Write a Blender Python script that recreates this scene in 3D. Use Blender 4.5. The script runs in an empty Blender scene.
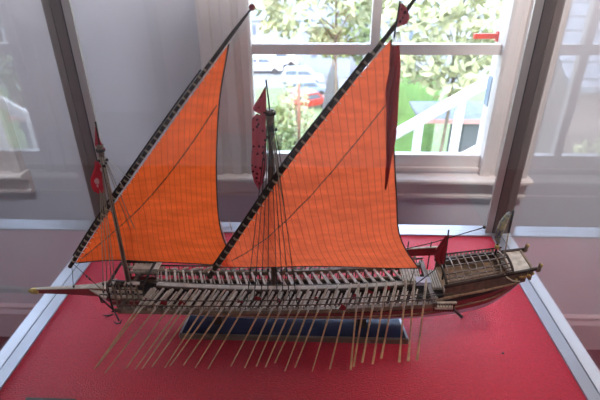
import bpy, bmesh, math, random
from mathutils import Vector, Matrix
random.seed(7)
S = bpy.context.scene
COL = S.collection

# ------------------------------------------------------------------ camera
yaw, pitch, roll, F = 0.0365, 0.5017, -0.0051, 471.1
fwd = Vector((-math.sin(yaw)*math.cos(pitch), math.cos(yaw)*math.cos(pitch), -math.sin(pitch)))
rgt = Vector((math.cos(yaw), math.sin(yaw), 0.0))
upv = rgt.cross(fwd)
r2 = rgt*math.cos(roll) + upv*math.sin(roll)
u2 = upv*math.cos(roll) - rgt*math.sin(roll)
cam = bpy.data.objects.new('camera', bpy.data.cameras.new('camera'))
COL.objects.link(cam)
M = Matrix((r2, u2, -fwd)).transposed().to_4x4()
M.translation = Vector((0, 0, 1.0))
cam.matrix_world = M
cam.data.sensor_width = 36.0
cam.data.lens = F*36.0/600.0
cam.data.clip_start = 0.02
cam.data.clip_end = 500
cam.data.dof.use_dof = True
cam.data.dof.focus_distance = 1.42
cam.data.dof.aperture_fstop = 4.0
S.camera = cam

# ------------------------------------------------------------------ sky, sun, exposure
W = bpy.data.worlds.new('sky'); S.world = W; W.use_nodes = True
wn = W.node_tree.nodes; wl = W.node_tree.links
sky = wn.new('ShaderNodeTexSky'); sky.sky_type = 'NISHITA'; sky.sun_disc = False
sky.sun_elevation = math.radians(55); sky.sun_rotation = math.radians(200)
SKY_STRENGTH = 2.8
wn['Background'].inputs[1].default_value = SKY_STRENGTH
hs = wn.new('ShaderNodeHueSaturation'); hs.inputs['Saturation'].default_value = 0.6
wl.new(sky.outputs[0], hs.inputs['Color']); wl.new(hs.outputs['Color'], wn['Background'].inputs[0])
sun = bpy.data.objects.new('sun', bpy.data.lights.new('sun', 'SUN')); COL.objects.link(sun)
sun.data.energy = 5.0; sun.data.angle = math.radians(1.0); sun.data.color = (1.0, 0.96, 0.9)
sun.rotation_euler = Vector((0.35, 0.55, -1.0)).to_track_quat('-Z', 'Y').to_euler()
CEILING_FILL_POWER = (26.0, 66.0)     # added unseen ceiling fills, left and right of the case
STRIP_FILL_POWER = 20.0               # added unseen strip fill over the window wall
PENDANT_FILL_POWER = 31.0            # added unseen globe fills at the far end of the room
FILL_COLOR = (1.0, 0.93, 0.9)
S.view_settings.view_transform = 'Standard'
S.view_settings.look = 'None'
S.view_settings.exposure = 0.0
S.view_settings.gamma = 1.0
S.view_settings.use_curve_mapping = False
S.cycles.use_denoising = True
S.cycles.max_bounces = 10
S.cycles.transparent_max_bounces = 24
S.cycles.caustics_reflective = False
S.cycles.caustics_refractive = False

# ------------------------------------------------------------------ materials
MATS = {}
def mat(name, col, rough=0.6, metal=0.0, spec=0.5, noise=0.0, nscale=20.0, bump=0.0, bscale=200.0, sheen=0.0, sheentint=None, col2=None, stretch=None):
    if name in MATS: return MATS[name]
    m = bpy.data.materials.new(name); m.use_nodes = True
    nt = m.node_tree; b = nt.nodes['Principled BSDF']
    b.inputs['Base Color'].default_value = (*col, 1)
    b.inputs['Roughness'].default_value = rough
    b.inputs['Metallic'].default_value = metal
    b.inputs['Specular IOR Level'].default_value = spec
    if sheen:
        b.inputs['Sheen Weight'].default_value = sheen
        b.inputs['Sheen Roughness'].default_value = 0.4
        b.inputs['Sheen Tint'].default_value = (*(sheentint or (1, 1, 1)), 1)
    tc = nt.nodes.new('ShaderNodeTexCoord')
    src = tc.outputs['Object']
    if stretch:
        mp = nt.nodes.new('ShaderNodeMapping'); mp.inputs['Scale'].default_value = stretch
        nt.links.new(src, mp.inputs['Vector']); src = mp.outputs['Vector']
    if noise or col2:
        n = nt.nodes.new('ShaderNodeTexNoise'); n.inputs['Scale'].default_value = nscale; n.inputs['Detail'].default_value = 5
        nt.links.new(src, n.inputs['Vector'])
        r = nt.nodes.new('ShaderNodeValToRGB')
        c2 = col2 or tuple(c*(1-noise) for c in col)
        c1 = col if col2 else tuple(min(1, c*(1+noise)) for c in col)
        r.color_ramp.elements[0].color = (*c2, 1); r.color_ramp.elements[0].position = 0.35
        r.color_ramp.elements[1].color = (*c1, 1); r.color_ramp.elements[1].position = 0.65
        nt.links.new(n.outputs['Fac'], r.inputs['Fac']); nt.links.new(r.outputs['Color'], b.inputs['Base Color'])
    if bump:
        n2 = nt.nodes.new('ShaderNodeTexNoise'); n2.inputs['Scale'].default_value = bscale; n2.inputs['Detail'].default_value = 3
        nt.links.new(src, n2.inputs['Vector'])
        bp = nt.nodes.new('ShaderNodeBump'); bp.inputs['Strength'].default_value = bump; bp.inputs['Distance'].default_value = 0.01
        nt.links.new(n2.outputs['Fac'], bp.inputs['Height']); nt.links.new(bp.outputs['Normal'], b.inputs['Normal'])
    MATS[name] = m
    return m

def glass_mat(name, tint=(0.975, 0.985, 0.985)):
    m = bpy.data.materials.new(name); m.use_nodes = True
    nt = m.node_tree; nt.nodes.clear()
    out = nt.nodes.new('ShaderNodeOutputMaterial')
    tr = nt.nodes.new('ShaderNodeBsdfTransparent'); tr.inputs[0].default_value = (*tint, 1)
    gl = nt.nodes.new('ShaderNodeBsdfGlossy'); gl.inputs['Roughness'].default_value = 0.0; gl.inputs['Color'].default_value = (1, 1, 1, 1)
    lw = nt.nodes.new('ShaderNodeLayerWeight'); lw.inputs['Blend'].default_value = 0.5   # Facing = 1-|cos|
    pw = nt.nodes.new('ShaderNodeMath'); pw.operation = 'POWER'; pw.inputs[1].default_value = 4.0
    ml = nt.nodes.new('ShaderNodeMath'); ml.operation = 'MULTIPLY_ADD'; ml.inputs[1].default_value = 0.96; ml.inputs[2].default_value = 0.04
    nt.links.new(lw.outputs['Facing'], pw.inputs[0]); nt.links.new(pw.outputs[0], ml.inputs[0])
    mx = nt.nodes.new('ShaderNodeMixShader')
    nt.links.new(ml.outputs[0], mx.inputs[0]); nt.links.new(tr.outputs[0], mx.inputs[1]); nt.links.new(gl.outputs[0], mx.inputs[2])
    nt.links.new(mx.outputs[0], out.inputs[0])
    MATS[name] = m
    return m

def sail_mat(name, col, dark, n, transl=0.5):
    m = bpy.data.materials.new(name); m.use_nodes = True
    nt = m.node_tree; nt.nodes.clear(); N = nt.nodes.new; L = nt.links.new
    out = N('ShaderNodeOutputMaterial'); uv = N('ShaderNodeTexCoord')
    sep = N('ShaderNodeSeparateXYZ'); L(uv.outputs['UV'], sep.inputs[0])
    ns = N('ShaderNodeTexNoise'); ns.inputs['Scale'].default_value = 6; ns.inputs['Detail'].default_value = 6
    L(uv.outputs['Object'], ns.inputs['Vector'])
    wob = N('ShaderNodeMath'); wob.operation = 'MULTIPLY_ADD'; wob.inputs[1].default_value = 0.012
    L(ns.outputs['Fac'], wob.inputs[0]); L(sep.outputs['X'], wob.inputs[2])
    m1 = N('ShaderNodeMath'); m1.operation = 'MULTIPLY'; m1.inputs[1].default_value = n; L(wob.outputs[0], m1.inputs[0])
    fr = N('ShaderNodeMath'); fr.operation = 'FRACT'; L(m1.outputs[0], fr.inputs[0])
    lt = N('ShaderNodeValToRGB')
    e = lt.color_ramp.elements
    e[0].position = 0.0; e[0].color = (0, 0, 0, 1); e[1].position = 0.06; e[1].color = (0.0, 0, 0, 1)
    a = lt.color_ramp.elements.new(0.13); a.color = (1, 1, 1, 1)
    a = lt.color_ramp.elements.new(0.95); a.color = (1, 1, 1, 1)
    L(fr.outputs[0], lt.inputs[0])
    wv = N('ShaderNodeTexNoise'); wv.inputs['Scale'].default_value = 14; wv.inputs['Detail'].default_value = 8
    mp = N('ShaderNodeMapping'); mp.inputs['Scale'].default_value = (1, 1, 5); L(uv.outputs['Object'], mp.inputs[0]); L(mp.outputs[0], wv.inputs['Vector'])
    cr = N('ShaderNodeValToRGB'); cr.color_ramp.elements[0].position = 0.3; cr.color_ramp.elements[1].position = 0.75
    cr.color_ramp.elements[0].color = (*[c*0.78 for c in col], 1); cr.color_ramp.elements[1].color = (*[min(1, c*1.12) for c in col], 1)
    L(wv.outputs['Fac'], cr.inputs[0])
    mix = N('ShaderNodeMix'); mix.data_type = 'RGBA'
    L(lt.outputs['Color'], mix.inputs['Factor']); mix.inputs['A'].default_value = (*dark, 1); L(cr.outputs['Color'], mix.inputs['B'])
    df = N('ShaderNodeBsdfDiffuse'); tl = N('ShaderNodeBsdfTranslucent')
    L(mix.outputs['Result'], df.inputs[0]); L(mix.outputs['Result'], tl.inputs[0])
    ms = N('ShaderNodeMixShader'); ms.inputs[0].default_value = transl
    L(df.outputs[0], ms.inputs[1]); L(tl.outputs[0], ms.inputs[2]); L(ms.outputs[0], out.inputs[0])
    MATS[name] = m
    return m

def cloth_mat(name, col, transl=0.4, spots=None, sscale=90, thr=0.25):
    m = bpy.data.materials.new(name); m.use_nodes = True
    nt = m.node_tree; nt.nodes.clear(); N = nt.nodes.new; L = nt.links.new
    out = N('ShaderNodeOutputMaterial'); df = N('ShaderNodeBsdfDiffuse'); tl = N('ShaderNodeBsdfTranslucent')
    ms = N('ShaderNodeMixShader'); ms.inputs[0].default_value = transl
    df.inputs[0].default_value = (*col, 1); tl.inputs[0].default_value = (*col, 1)
    if spots:
        tc = N('ShaderNodeTexCoord'); v = N('ShaderNodeTexVoronoi'); v.inputs['Scale'].default_value = sscale
        L(tc.outputs['Object'], v.inputs['Vector'])
        r = N('ShaderNodeValToRGB'); r.color_ramp.interpolation = 'CONSTANT'
        r.color_ramp.elements[0].color = (*spots, 1); r.color_ramp.elements[1].color = (*col, 1); r.color_ramp.elements[1].position = thr
        L(v.outputs['Distance'], r.inputs[0]); L(r.outputs[0], df.inputs[0]); L(r.outputs[0], tl.inputs[0])
    L(df.outputs[0], ms.inputs[1]); L(tl.outputs[0], ms.inputs[2]); L(ms.outputs[0], out.inputs[0])
    MATS[name] = m
    return m

mat('felt', (0.60, 0.005, 0.030), 0.48, spec=0.38, noise=0.12, nscale=120, bump=0.6, bscale=240, sheen=0.30, sheentint=(1.0, 0.2, 0.42))
mat('aluminium', (0.44, 0.45, 0.51), 0.42, metal=0.6)
mat('groove', (0.03, 0.03, 0.035), 0.7)
mat('post_metal', (0.17, 0.135, 0.125), 0.45, metal=0.5)
mat('post_light', (0.45, 0.41, 0.39), 0.4, metal=0.5)
mat('wall_paint', (0.50, 0.49, 0.54), 0.85, noise=0.03, nscale=3)
mat('trim_paint', (0.60, 0.54, 0.53), 0.5, noise=0.03, nscale=5)
mat('base_paint', (0.40, 0.33, 0.36), 0.5)
mat('ceiling_paint', (0.75, 0.74, 0.72), 0.9)
mat('floor_wood', (0.030, 0.017, 0.022), 0.45, noise=0.3, nscale=6, stretch=(1, 8, 1))
mat('pedestal_paint', (0.30, 0.27, 0.27), 0.6)
mat('plinth_blue', (0.007, 0.014, 0.048), 0.15, spec=0.35)
mat('plinth_edge', (0.16, 0.12, 0.085), 0.35, metal=0.5)
mat('wood_dark', (0.030, 0.017, 0.012), 0.7, spec=0.2, noise=0.35, nscale=60)
mat('wood_brown', (0.095, 0.050, 0.030), 0.5, noise=0.35, nscale=60)
mat('wood_mid', (0.17, 0.105, 0.065), 0.55, noise=0.3, nscale=60)
mat('wood_pale', (0.44, 0.345, 0.27), 0.6, noise=0.22, nscale=70)
mat('wood_gray', (0.50, 0.41, 0.335), 0.6, noise=0.25, nscale=80)
mat('wood_oar', (0.55, 0.30, 0.15), 0.5, noise=0.2, nscale=60)
mat('wood_tan', (0.30, 0.185, 0.11), 0.55, noise=0.3, nscale=90)
mat('paint_red', (0.20, 0.015, 0.018), 0.45)
mat('paint_lavender', (0.50, 0.45, 0.58), 0.5)
mat('rope_dark', (0.035, 0.028, 0.024), 0.8)
mat('rope_tan', (0.32, 0.25, 0.18), 0.8)
mat('rope_pale', (0.62, 0.57, 0.50), 0.8)
mat('gilt', (0.45, 0.30, 0.09), 0.4, metal=0.6, noise=0.3, nscale=150)
mat('iron', (0.03, 0.03, 0.035), 0.5)
mat('red_ball', (0.34, 0.05, 0.06), 0.4)
mat('lantern', (0.45, 0.38, 0.20), 0.5, col2=(0.04, 0.08, 0.16), nscale=130)
sail_mat('sail_orange', (0.84, 0.118, 0.022), (0.50, 0.066, 0.016), 27, 0.55)
sail_mat('sail_rust', (0.88, 0.150, 0.055), (0.52, 0.085, 0.040), 30, 0.58)
cloth_mat('flag_red', (0.55, 0.03, 0.05), 0.4)
cloth_mat('flag_dark_red', (0.30, 0.025, 0.03), 0.4)
cloth_mat('flag_spotted', (0.56, 0.12, 0.15), 0.4, (0.10, 0.02, 0.03), 75, 0.28)
cloth_mat('flag_white_red', (0.62, 0.05, 0.07), 0.4, (0.70, 0.42, 0.42), 36, 0.32)
cloth_mat('streamer_red', (0.50, 0.06, 0.06), 0.5)
glass_mat('case_glass'); glass_mat('window_glass')

# ------------------------------------------------------------------ mesh helpers
class MB:
    def __init__(self): self.bm = bmesh.new(); self.mats = []; self.uv = None
    def mi(self, m):
        m = MATS[m] if isinstance(m, str) else m
        if m not in self.mats: self.mats.append(m)
        return self.mats.index(m)
    def face(self, vs, k, smooth=False):
        try:
            f = self.bm.faces.new(vs); f.material_index = k; f.smooth = smooth; return f
        except ValueError: return None
    def hexa(self, p, m):
        k = self.mi(m); v = [self.bm.verts.new(q) for q in p]
        for q in ((0, 3, 2, 1), (4, 5, 6, 7), (0, 1, 5, 4), (1, 2, 6, 5), (2, 3, 7, 6), (3, 0, 4, 7)):
            self.face([v[i] for i in q], k)
        return self
    def box(self, a, b, m):
        x0, y0, z0 = a; x1, y1, z1 = b
        return self.hexa([(x0, y0, z0), (x1, y0, z0), (x1, y1, z0), (x0, y1, z0), (x0, y0, z1), (x1, y0, z1), (x1, y1, z1), (x0, y1, z1)], m)
    def beam(self, pts, w, h, m, up=(0, 0, 1)):
        """rectangular bar along a polyline; w across, h along up. w,h may be lists"""
        k = self.mi(m); up = Vector(up); rings = []; pts = [Vector(p) for p in pts]; n = len(pts)
        for i, p in enumerate(pts):
            d = (pts[min(i+1, n-1)] - pts[max(i-1, 0)]).normalized()
            s = d.cross(up)
            if s.length < 1e-6: s = d.cross(Vector((1, 0, 0)))
            s.normalize(); t = s.cross(d).normalized()
            ww = w[i] if isinstance(w, (list, tuple)) else w; hh = h[i] if isinstance(h, (list, tuple)) else h
            rings.append([self.bm.verts.new(p + s*a*ww/2 + t*b*hh/2) for a, b in ((-1, -1), (1, -1), (1, 1), (-1, 1))])
        for a, b in zip(rings, rings[1:]):
            for j in range(4): self.face([a[j], a[(j+1) % 4], b[(j+1) % 4], b[j]], k)
        self.face(rings[0][::-1], k); self.face(rings[-1], k)
        return self
    def tube(self, pts, r, m, n=6):
        k = self.mi(m); pts = [Vector(p) for p in pts]; N = len(pts); rings = []
        ref = None
        for i, p in enumerate(pts):
            d = (pts[min(i+1, N-1)] - pts[max(i-1, 0)]).normalized()
            if ref is None: ref = Vector((0, 0, 1)) if abs(d.z) < 0.9 else Vector((1, 0, 0))
            s = d.cross(ref)
            if s.length < 1e-5: s = d.cross(Vector((0, 1, 0)))
            s.normalize(); t = s.cross(d)
            rr = r[i] if isinstance(r, (list, tuple)) else r
            rings.append([self.bm.verts.new(p + (s*math.cos(2*math.pi*j/n) + t*math.sin(2*math.pi*j/n))*rr) for j in range(n)])
        for a, b in zip(rings, rings[1:]):
            for j in range(n): self.face([a[j], a[(j+1) % n], b[(j+1) % n], b[j]], k, True)
        self.face(rings[0][::-1], k); self.face(rings[-1], k)
        return self
    def ball(self, c, r, m, seg=10, sc=(1, 1, 1)):
        k = self.mi(m)
        mtx = Matrix.Translation(c) @ Matrix.Diagonal((r*sc[0], r*sc[1], r*sc[2], 1))
        res = bmesh.ops.create_uvsphere(self.bm, u_segments=seg, v_segments=max(5, seg*2//3), radius=1.0, matrix=mtx)
        fs = {f for v in res['verts'] for f in v.link_faces}
        for f in fs: f.material_index = k; f.smooth = True
        return self
    def grid(self, P, m, uv=None, smooth=True):
        """P[i][j] points"""
        k = self.mi(m)
        V = [[self.bm.verts.new(q) for q in row] for row in P]
        lay = self.bm.loops.layers.uv.verify() if uv else None
        for i in range(len(V)-1):
            for j in range(len(V[0])-1):
                f = self.face([V[i][j], V[i+1][j], V[i+1][j+1], V[i][j+1]], k, smooth)
                if f and uv:
                    for lp, (a, b) in zip(f.loops, ((i, j), (i+1, j), (i+1, j+1), (i, j+1))): lp[lay].uv = uv[a][b]
        return self
    def slab(self, P, t, m, axis=(0, 1, 0)):
        """thin closed sheet of thickness t from a grid"""
        ax = Vector(axis)*t/2
        A = [[Vector(q)-ax for q in r] for r in P]; B = [[Vector(q)+ax for q in r] for r in P]
        self.grid(A, m); self.grid([r[::-1] for r in B], m)
        return self
    def prism(self, poly, y0, y1, m, axis='y'):
        k = self.mi(m)
        def pt(a, b, c): return (a, c, b) if axis == 'y' else ((c, a, b) if axis == 'x' else (a, b, c))
        A = [self.bm.verts.new(pt(a, b, y0)) for a, b in poly]; B = [self.bm.verts.new(pt(a, b, y1)) for a, b in poly]
        n = len(A)
        self.face(A, k); self.face(B[::-1], k)
        for i in range(n): self.face([A[i], B[i], B[(i+1) % n], A[(i+1) % n]], k)
        return self
    def build(self, name, parent=None, recalc=True, bevel=0.0):
        if recalc: bmesh.ops.recalc_face_normals(self.bm, faces=self.bm.faces)
        me = bpy.data.meshes.new(name); self.bm.to_mesh(me); self.bm.free()
        for m in self.mats: me.materials.append(m)
        o = bpy.data.objects.new(name, me); COL.objects.link(o)
        if parent is not None: o.parent = parent
        if bevel:
            md = o.modifiers.new('bevel', 'BEVEL'); md.width = bevel; md.segments = 2; md.limit_method = 'ANGLE'
        return o

def thing(name, label, cat, loc=(0, 0, 0), group=None, rz=0.0):
    o = bpy.data.objects.new(name, None); COL.objects.link(o); o.location = loc; o.rotation_euler = (0, 0, rz)
    o.empty_display_size = 0.05
    o['label'] = label; o['category'] = cat
    if group: o['group'] = group
    return o
def tag(o, label, cat, group=None):
    o['label'] = label; o['category'] = cat
    if group: o['group'] = group
    return o
def struct(o): o['kind'] = 'structure'; return o

# ================================================================== THE ROOM
FZ = -1.17; CZ = 2.0; WY = 2.15; WT = 0.14        # floor, ceiling, wall face, wall thickness
X0, X1, Y0 = -3.2, 3.2, -3.4
WX0, WX1, WZ0, WZ1 = -0.345, 0.865, 0.0, 1.66      # window hole
m = MB(); m.box((X0, Y0, FZ-0.1), (X1, WY, FZ), 'floor_wood'); struct(m.build('floor'))
m = MB(); m.box((X0-.1, Y0-.1, CZ), (X1+.1, WY+WT+.06, CZ+0.1), 'ceiling_paint'); struct(m.build('ceiling'))
W2 = -2.52                                         # the second window stands this far to the left
m = MB()
for a, b in ((X0, WX0+W2), (WX1+W2, WX0), (WX1, X1)): m.box((a, WY, FZ), (b, WY+WT, CZ), 'wall_paint')
for a, b in ((WX0, WX1), (WX0+W2, WX1+W2)):
    m.box((a, WY, FZ), (b, WY+WT, WZ0), 'wall_paint'); m.box((a, WY, WZ1), (b, WY+WT, CZ), 'wall_paint')
struct(m.build('wall_back'))
m = MB(); m.box((X0-.1, Y0, FZ), (X0, WY+WT, CZ), 'wall_paint'); struct(m.build('wall_left'))
m = MB(); m.box((X1, Y0, FZ), (X1+.1, WY+WT, CZ), 'wall_paint'); struct(m.build('wall_right'))
m = MB(); m.box((X0-.1, Y0-.1, FZ), (X1+.1, Y0, CZ), 'wall_paint'); struct(m.build('wall_front'))
m = MB()
m.prism([(WY, FZ), (WY-.03, FZ), (WY-.03, FZ+.19), (WY-.018, FZ+.215), (WY-.018, FZ+.235), (WY, FZ+.25)], X0, X1, 'base_paint', axis='x')
struct(m.build('baseboard_back'))

# window: casing, stool, apron, sash, glass
def frame_profile(prof, m):
    """mitred casing around left, head and right side; prof = (offset outwards, y)"""
    mb = MB(); k = mb.mi(m)
    xa, xb, zt, zb = -0.29, 0.81, 1.60, -0.02
    rows = []
    for o, y in prof:
        rows.append([(xa-o, y, zb), (xa-o, y, zt+o), (xb+o, y, zt+o), (xb+o, y, zb)])
    mb.grid(rows, m, smooth=False)
    return mb
prof = [(0.000, 2.165), (0.000, 2.128), (0.012, 2.118), (0.045, 2.118), (0.052, 2.130), (0.070, 2.130), (0.078, 2.112), (0.118, 2.112), (0.126, 2.122), (0.165, 2.122), (0.172, 2.106), (0.205, 2.100), (0.222, 2.106), (0.226, 2.15)]
mat('plate_gray', (0.20, 0.25, 0.33), 0.5)
for n, dx in ((1, 0.0), (2, W2)):
    struct(frame_profile(prof, 'trim_paint').build('trim_%d' % (2*n-1))).location.x = dx
    m = MB()
    m.prism([(2.165, -.018), (2.075, -.018), (2.068, -.026), (2.068, -.038), (2.078, -.045), (2.10, -.05), (2.108, -.062), (2.122, -.066), (2.122, -.118), (2.112, -.124), (2.112, -.138), (2.15, -.142), (2.165, -.142)], -0.53, 1.05, 'trim_paint', axis='x')
    struct(m.build('trim_%d' % (2*n))).location.x = dx
    win = MB()
    GX0, GX1, GZ0, GZ1 = -0.292, 0.812, 0.076, 1.56
    win.box((-.345, 2.16, -.02), (GX0, 2.20, 1.62), 'trim_paint'); win.box((GX1, 2.16, -.02), (.865, 2.20, 1.62), 'trim_paint')
    win.box((GX0, 2.16, -.02), (GX1, 2.20, GZ0), 'trim_paint'); win.box((GX0, 2.16, GZ1), (GX1, 2.20, 1.62), 'trim_paint')
    win.box((-.30, 2.145, -.004), (.82, 2.165, .014), 'trim_paint')
    win.box((GX0, 2.162, .556), (.236, 2.198, .601), 'trim_paint'); win.box((.274, 2.162, .556), (GX1, 2.198, .601), 'trim_paint')
    win.box((.236, 2.160, GZ0), (.274, 2.20, GZ1), 'trim_paint')
    # outer reveal lining of the opening
    win.box((.830, 2.20, -.02), (.868, 2.31, 1.66), 'trim_paint'); win.box((-.348, 2.20, -.02), (-.31, 2.31, 1.66), 'trim_paint')
    win.box((-.348, 2.20, -.03), (.868, 2.33, .0), 'trim_paint'); win.box((-.348, 2.20, 1.62), (.868, 2.31, 1.67), 'trim_paint')
    wo = struct(win.build('window_%d' % n)); wo.location.x = dx
    for (a, b) in ((GX0, .236), (.274, GX1)):
        for (c, d) in ((GZ0, .556), (.601, GZ1)):
            m = MB(); m.box((a-.004, 2.178, c-.004), (b+.004, 2.182, d+.004), 'window_glass'); p = struct(m.build('pane', wo))
    m = MB(); m.box((.820, 2.235, .30), (.8305, 2.285, .435), 'plate_gray'); m.build('latch_plate', wo)

# added fill lights on the ceiling, out of view, brighten felt and wall
mat('fill_shell', (0.8, 0.8, 0.8), 0.4)
for k, (lx, ly) in enumerate(((-1.05, .90), (1.0, .80))):
    t = thing('ceiling_fill', 'unseen round fill light added on the ceiling in the %s half of the room' % ('window-left', 'window-right')[k], 'fill light', (lx, ly, CZ), 'ceiling fill lights')
    m = MB(); m.tube([(0, 0, 0), (0, 0, -.05)], [.30, .26], 'fill_shell', 24); m.build('fill_housing', t)
    L = bpy.data.lights.new('fill_light', 'AREA'); L.shape = 'DISK'; L.size = 0.5; L.energy = CEILING_FILL_POWER[k]; L.color = ((0.86, 0.90, 1.0), FILL_COLOR)[k]
    lo = bpy.data.objects.new('fill_light', L); COL.objects.link(lo); lo.parent = t; lo.location = (0, 0, -.06)

for k, lx in enumerate((-1.3, 1.1)):  # unseen pendant fills added behind the viewer to brighten the back wall
    t = thing('pendant_fill', 'unseen globe fill light added at the far %s of the room, behind the viewer' % ('window-left corner', 'window-right corner')[k], 'fill light', (lx, -2.7, CZ), 'globe fill lights')
    m = MB(); m.tube([(0, 0, 0), (0, 0, -.16)], .012, 'fill_shell', 8); m.tube([(0, 0, 0), (0, 0, -.02)], .06, 'fill_shell', 12); m.build('fill_cord', t)
    m = MB(); m.tube([(0, 0, -.14), (0, 0, -.18)], [.05, .07], 'fill_shell', 12); m.build('fill_cap', t)
    L = bpy.data.lights.new('fill_light', 'POINT'); L.shadow_soft_size = 0.12; L.energy = PENDANT_FILL_POWER; L.color = FILL_COLOR
    lo = bpy.data.objects.new('fill_light', L); COL.objects.link(lo); lo.parent = t; lo.location = (0, 0, -.32)

t = thing('strip_fill', 'unseen long strip fill light added on the ceiling above the window wall', 'fill light', (0, 1.72, CZ))  # unseen strip fill added to wash the window wall
m = MB(); m.box((-2.4, -.045, -.05), (2.4, .045, 0), 'fill_shell'); m.build('fill_housing', t)
L = bpy.data.lights.new('fill_light', 'AREA'); L.shape = 'RECTANGLE'; L.size = 4.7; L.size_y = 0.07; L.energy = STRIP_FILL_POWER; L.color = FILL_COLOR
lo = bpy.data.objects.new('fill_light', L); COL.objects.link(lo); lo.parent = t; lo.location = (0, 0, -.055)

# ================================================================== DISPLAY CASE
CX0, CX1, CY0, CY1, CTOP = -.796, .680, .690, 1.546, 1.22
case = thing('display_case', 'glass display case with metal edging and a red felt floor, holding the ship', 'display case', (0, 0, 0))
m = MB(); m.box((CX0-.002, CY0-.002, -.03), (CX1+.002, CY1+.002, 0), 'felt'); m.build('felt_lining', case)
def rail(name, a, b, inward):
    """two metal strips with a dark glazing groove between"""
    a = Vector(a); b = Vector(b); o = Vector(inward)
    m = MB()
    m.beam([a - o*.017 + Vector((0, 0, -.010)), b - o*.017 + Vector((0, 0, -.010))], .034, .032, 'aluminium')
    m.beam([a - o*.037 + Vector((0, 0, -.014)), b - o*.037 + Vector((0, 0, -.014))], .006, .030, 'groove')
    m.beam([a - o*.058 + Vector((0, 0, -.012)), b - o*.058 + Vector((0, 0, -.012))], .036, .030, 'aluminium')
    return m.build(name, case)
rail('base_rail', (CX0, CY0-.07, 0), (CX0, CY1, 0), (1, 0, 0)); rail('base_rail', (CX1, CY0-.07, 0), (CX1, CY1, 0), (-1, 0, 0))
rail('base_rail', (CX0-.076, CY1, 0), (CX1+.076, CY1, 0), (0, -1, 0)); rail('base_rail', (CX0-.076, CY0, 0), (CX1+.076, CY0, 0), (0, 1, 0))
def post(x, y, sx, sy):
    m = MB()
    # L-shaped post: leg along x and leg along y, grooved
    m.box((min(x, x-sx*.026), min(y, y-sy*.012), .006), (max(x, x-sx*.026), max(y, y-sy*.012), CTOP), 'post_light')
    m.box((min(x+sx*.0, x+sx*.004), min(y, y-sy*.012), .006), (max(x+sx*.0, x+sx*.004), max(y, y-sy*.012), CTOP), 'groove')
    m.box((min(x+sx*.004, x+sx*.034), min(y-sy*.014, y+sy*.034), .006), (max(x+sx*.004, x+sx*.034), max(y-sy*.014, y+sy*.034), CTOP), 'post_metal')
    m.box((min(x+sx*.034, x+sx*.037), min(y, y+sy*.034), .006), (max(x+sx*.034, x+sx*.037), max(y, y+sy*.034), CTOP), 'groove')
    m.box((min(x+sx*.037, x+sx*.062), min(y-sy*.014, y+sy*.034), .006), (max(x+sx*.037, x+sx*.062), max(y-sy*.014, y+sy*.034), CTOP), 'post_metal')
    return m.build('corner_post', case)
post(CX0-.006, CY1+.03, -1, 1); post(CX1+.006, CY1+.03, 1, 1); post(CX0-.006, CY0-.03, -1, -1); post(CX1+.006, CY0-.03, 1, -1)
GXL, GXR, GYB, GYF = CX0-.037, CX1+.037, CY1+.037, CY0-.037
m = MB(); m.box((GXL-.002, GYF+.02, -.004), (GXL+.002, GYB-.02, CTOP), 'case_glass'); m.build('glass_pane', case)
m = MB(); m.box((GXR-.002, GYF+.02, -.004), (GXR+.002, GYB-.02, CTOP), 'case_glass'); m.build('glass_pane', case)
m = MB(); m.box((CX0, GYB-.002, -.004), (CX1, GYB+.002, CTOP), 'case_glass'); m.build('glass_pane', case)
m = MB(); m.box((CX0, GYF-.002, -.004), (CX1, GYF+.002, CTOP), 'case_glass'); m.build('glass_pane', case)
m = MB(); m.box((CX0-.03, CY0-.03, CTOP+.012), (CX1+.03, CY1+.03, CTOP+.026), 'pedestal_paint'); m.build('shade_lid', case)  # opaque lid added out of view to keep overhead light off the felt
for a, b in (((CX0-.06, CY0-.05, CTOP), (CX0-.03, CY1+.05, CTOP+.03)), ((CX1+.03, CY0-.05, CTOP), (CX1+.06, CY1+.05, CTOP+.03)),
             ((CX0-.03, CY1+.03, CTOP), (CX1+.03, CY1+.06, CTOP+.03)), ((CX0-.03, CY0-.06, CTOP), (CX1+.03, CY0-.03, CTOP+.03))):
    m = MB(); m.box(a, b, 'post_metal'); m.build('top_rail', case)
m = MB(); m.box((CX0-.05, CY0-.05, FZ), (CX1+.05, CY1+.05, -.032), 'pedestal_paint')
m.box((CX0-.07, CY0-.07, FZ), (CX1+.07, CY1+.07, FZ+.08), 'pedestal_paint')
tag(m.build('pedestal', bevel=.004), 'painted box pedestal carrying the glass display case', 'pedestal')
m = MB(); m.box((-.712, .735, .0), (-.585, .768, .010), 'iron'); tag(m.build('caption_plate', bevel=.002), 'dark caption plate lying on the red felt at the front left', 'plate')
m = MB(); m.ball((.523, .954, .003), .004, 'iron', 8, (1, .7, .75)); tag(m.build('crumb'), 'tiny dark crumb on the red felt right of the oars', 'crumb')

# plinth below the ship
pl = thing('display_plinth', 'low polished dark blue plinth under the ship hull on the felt', 'plinth', (0, 0, 0))
m = MB(); m.hexa([(-.380, .990, 0), (.264, .990, 0), (.240, 1.175, 0), (-.362, 1.175, 0), (-.380, .990, .013), (.264, .990, .013), (.240, 1.175, .013), (-.362, 1.175, .013)], 'plinth_blue')
m.build('plinth_board', pl)
m = MB(); m.box((-.383, .982, 0), (.267, .990, .016), 'plinth_edge'); m.build('edge_strip', pl)
for a, b, q in ((-.380, -.362, -.006), (.264, .240, .006)):
    m = MB(); m.hexa([(a, .986, 0), (a+q, .986, 0), (b+q, 1.175, 0), (b, 1.175, 0), (a, .986, .014), (a+q, .986, .014), (b+q, 1.175, .014), (b, 1.175, .014)], 'aluminium'); m.build('end_strip', pl)

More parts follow.
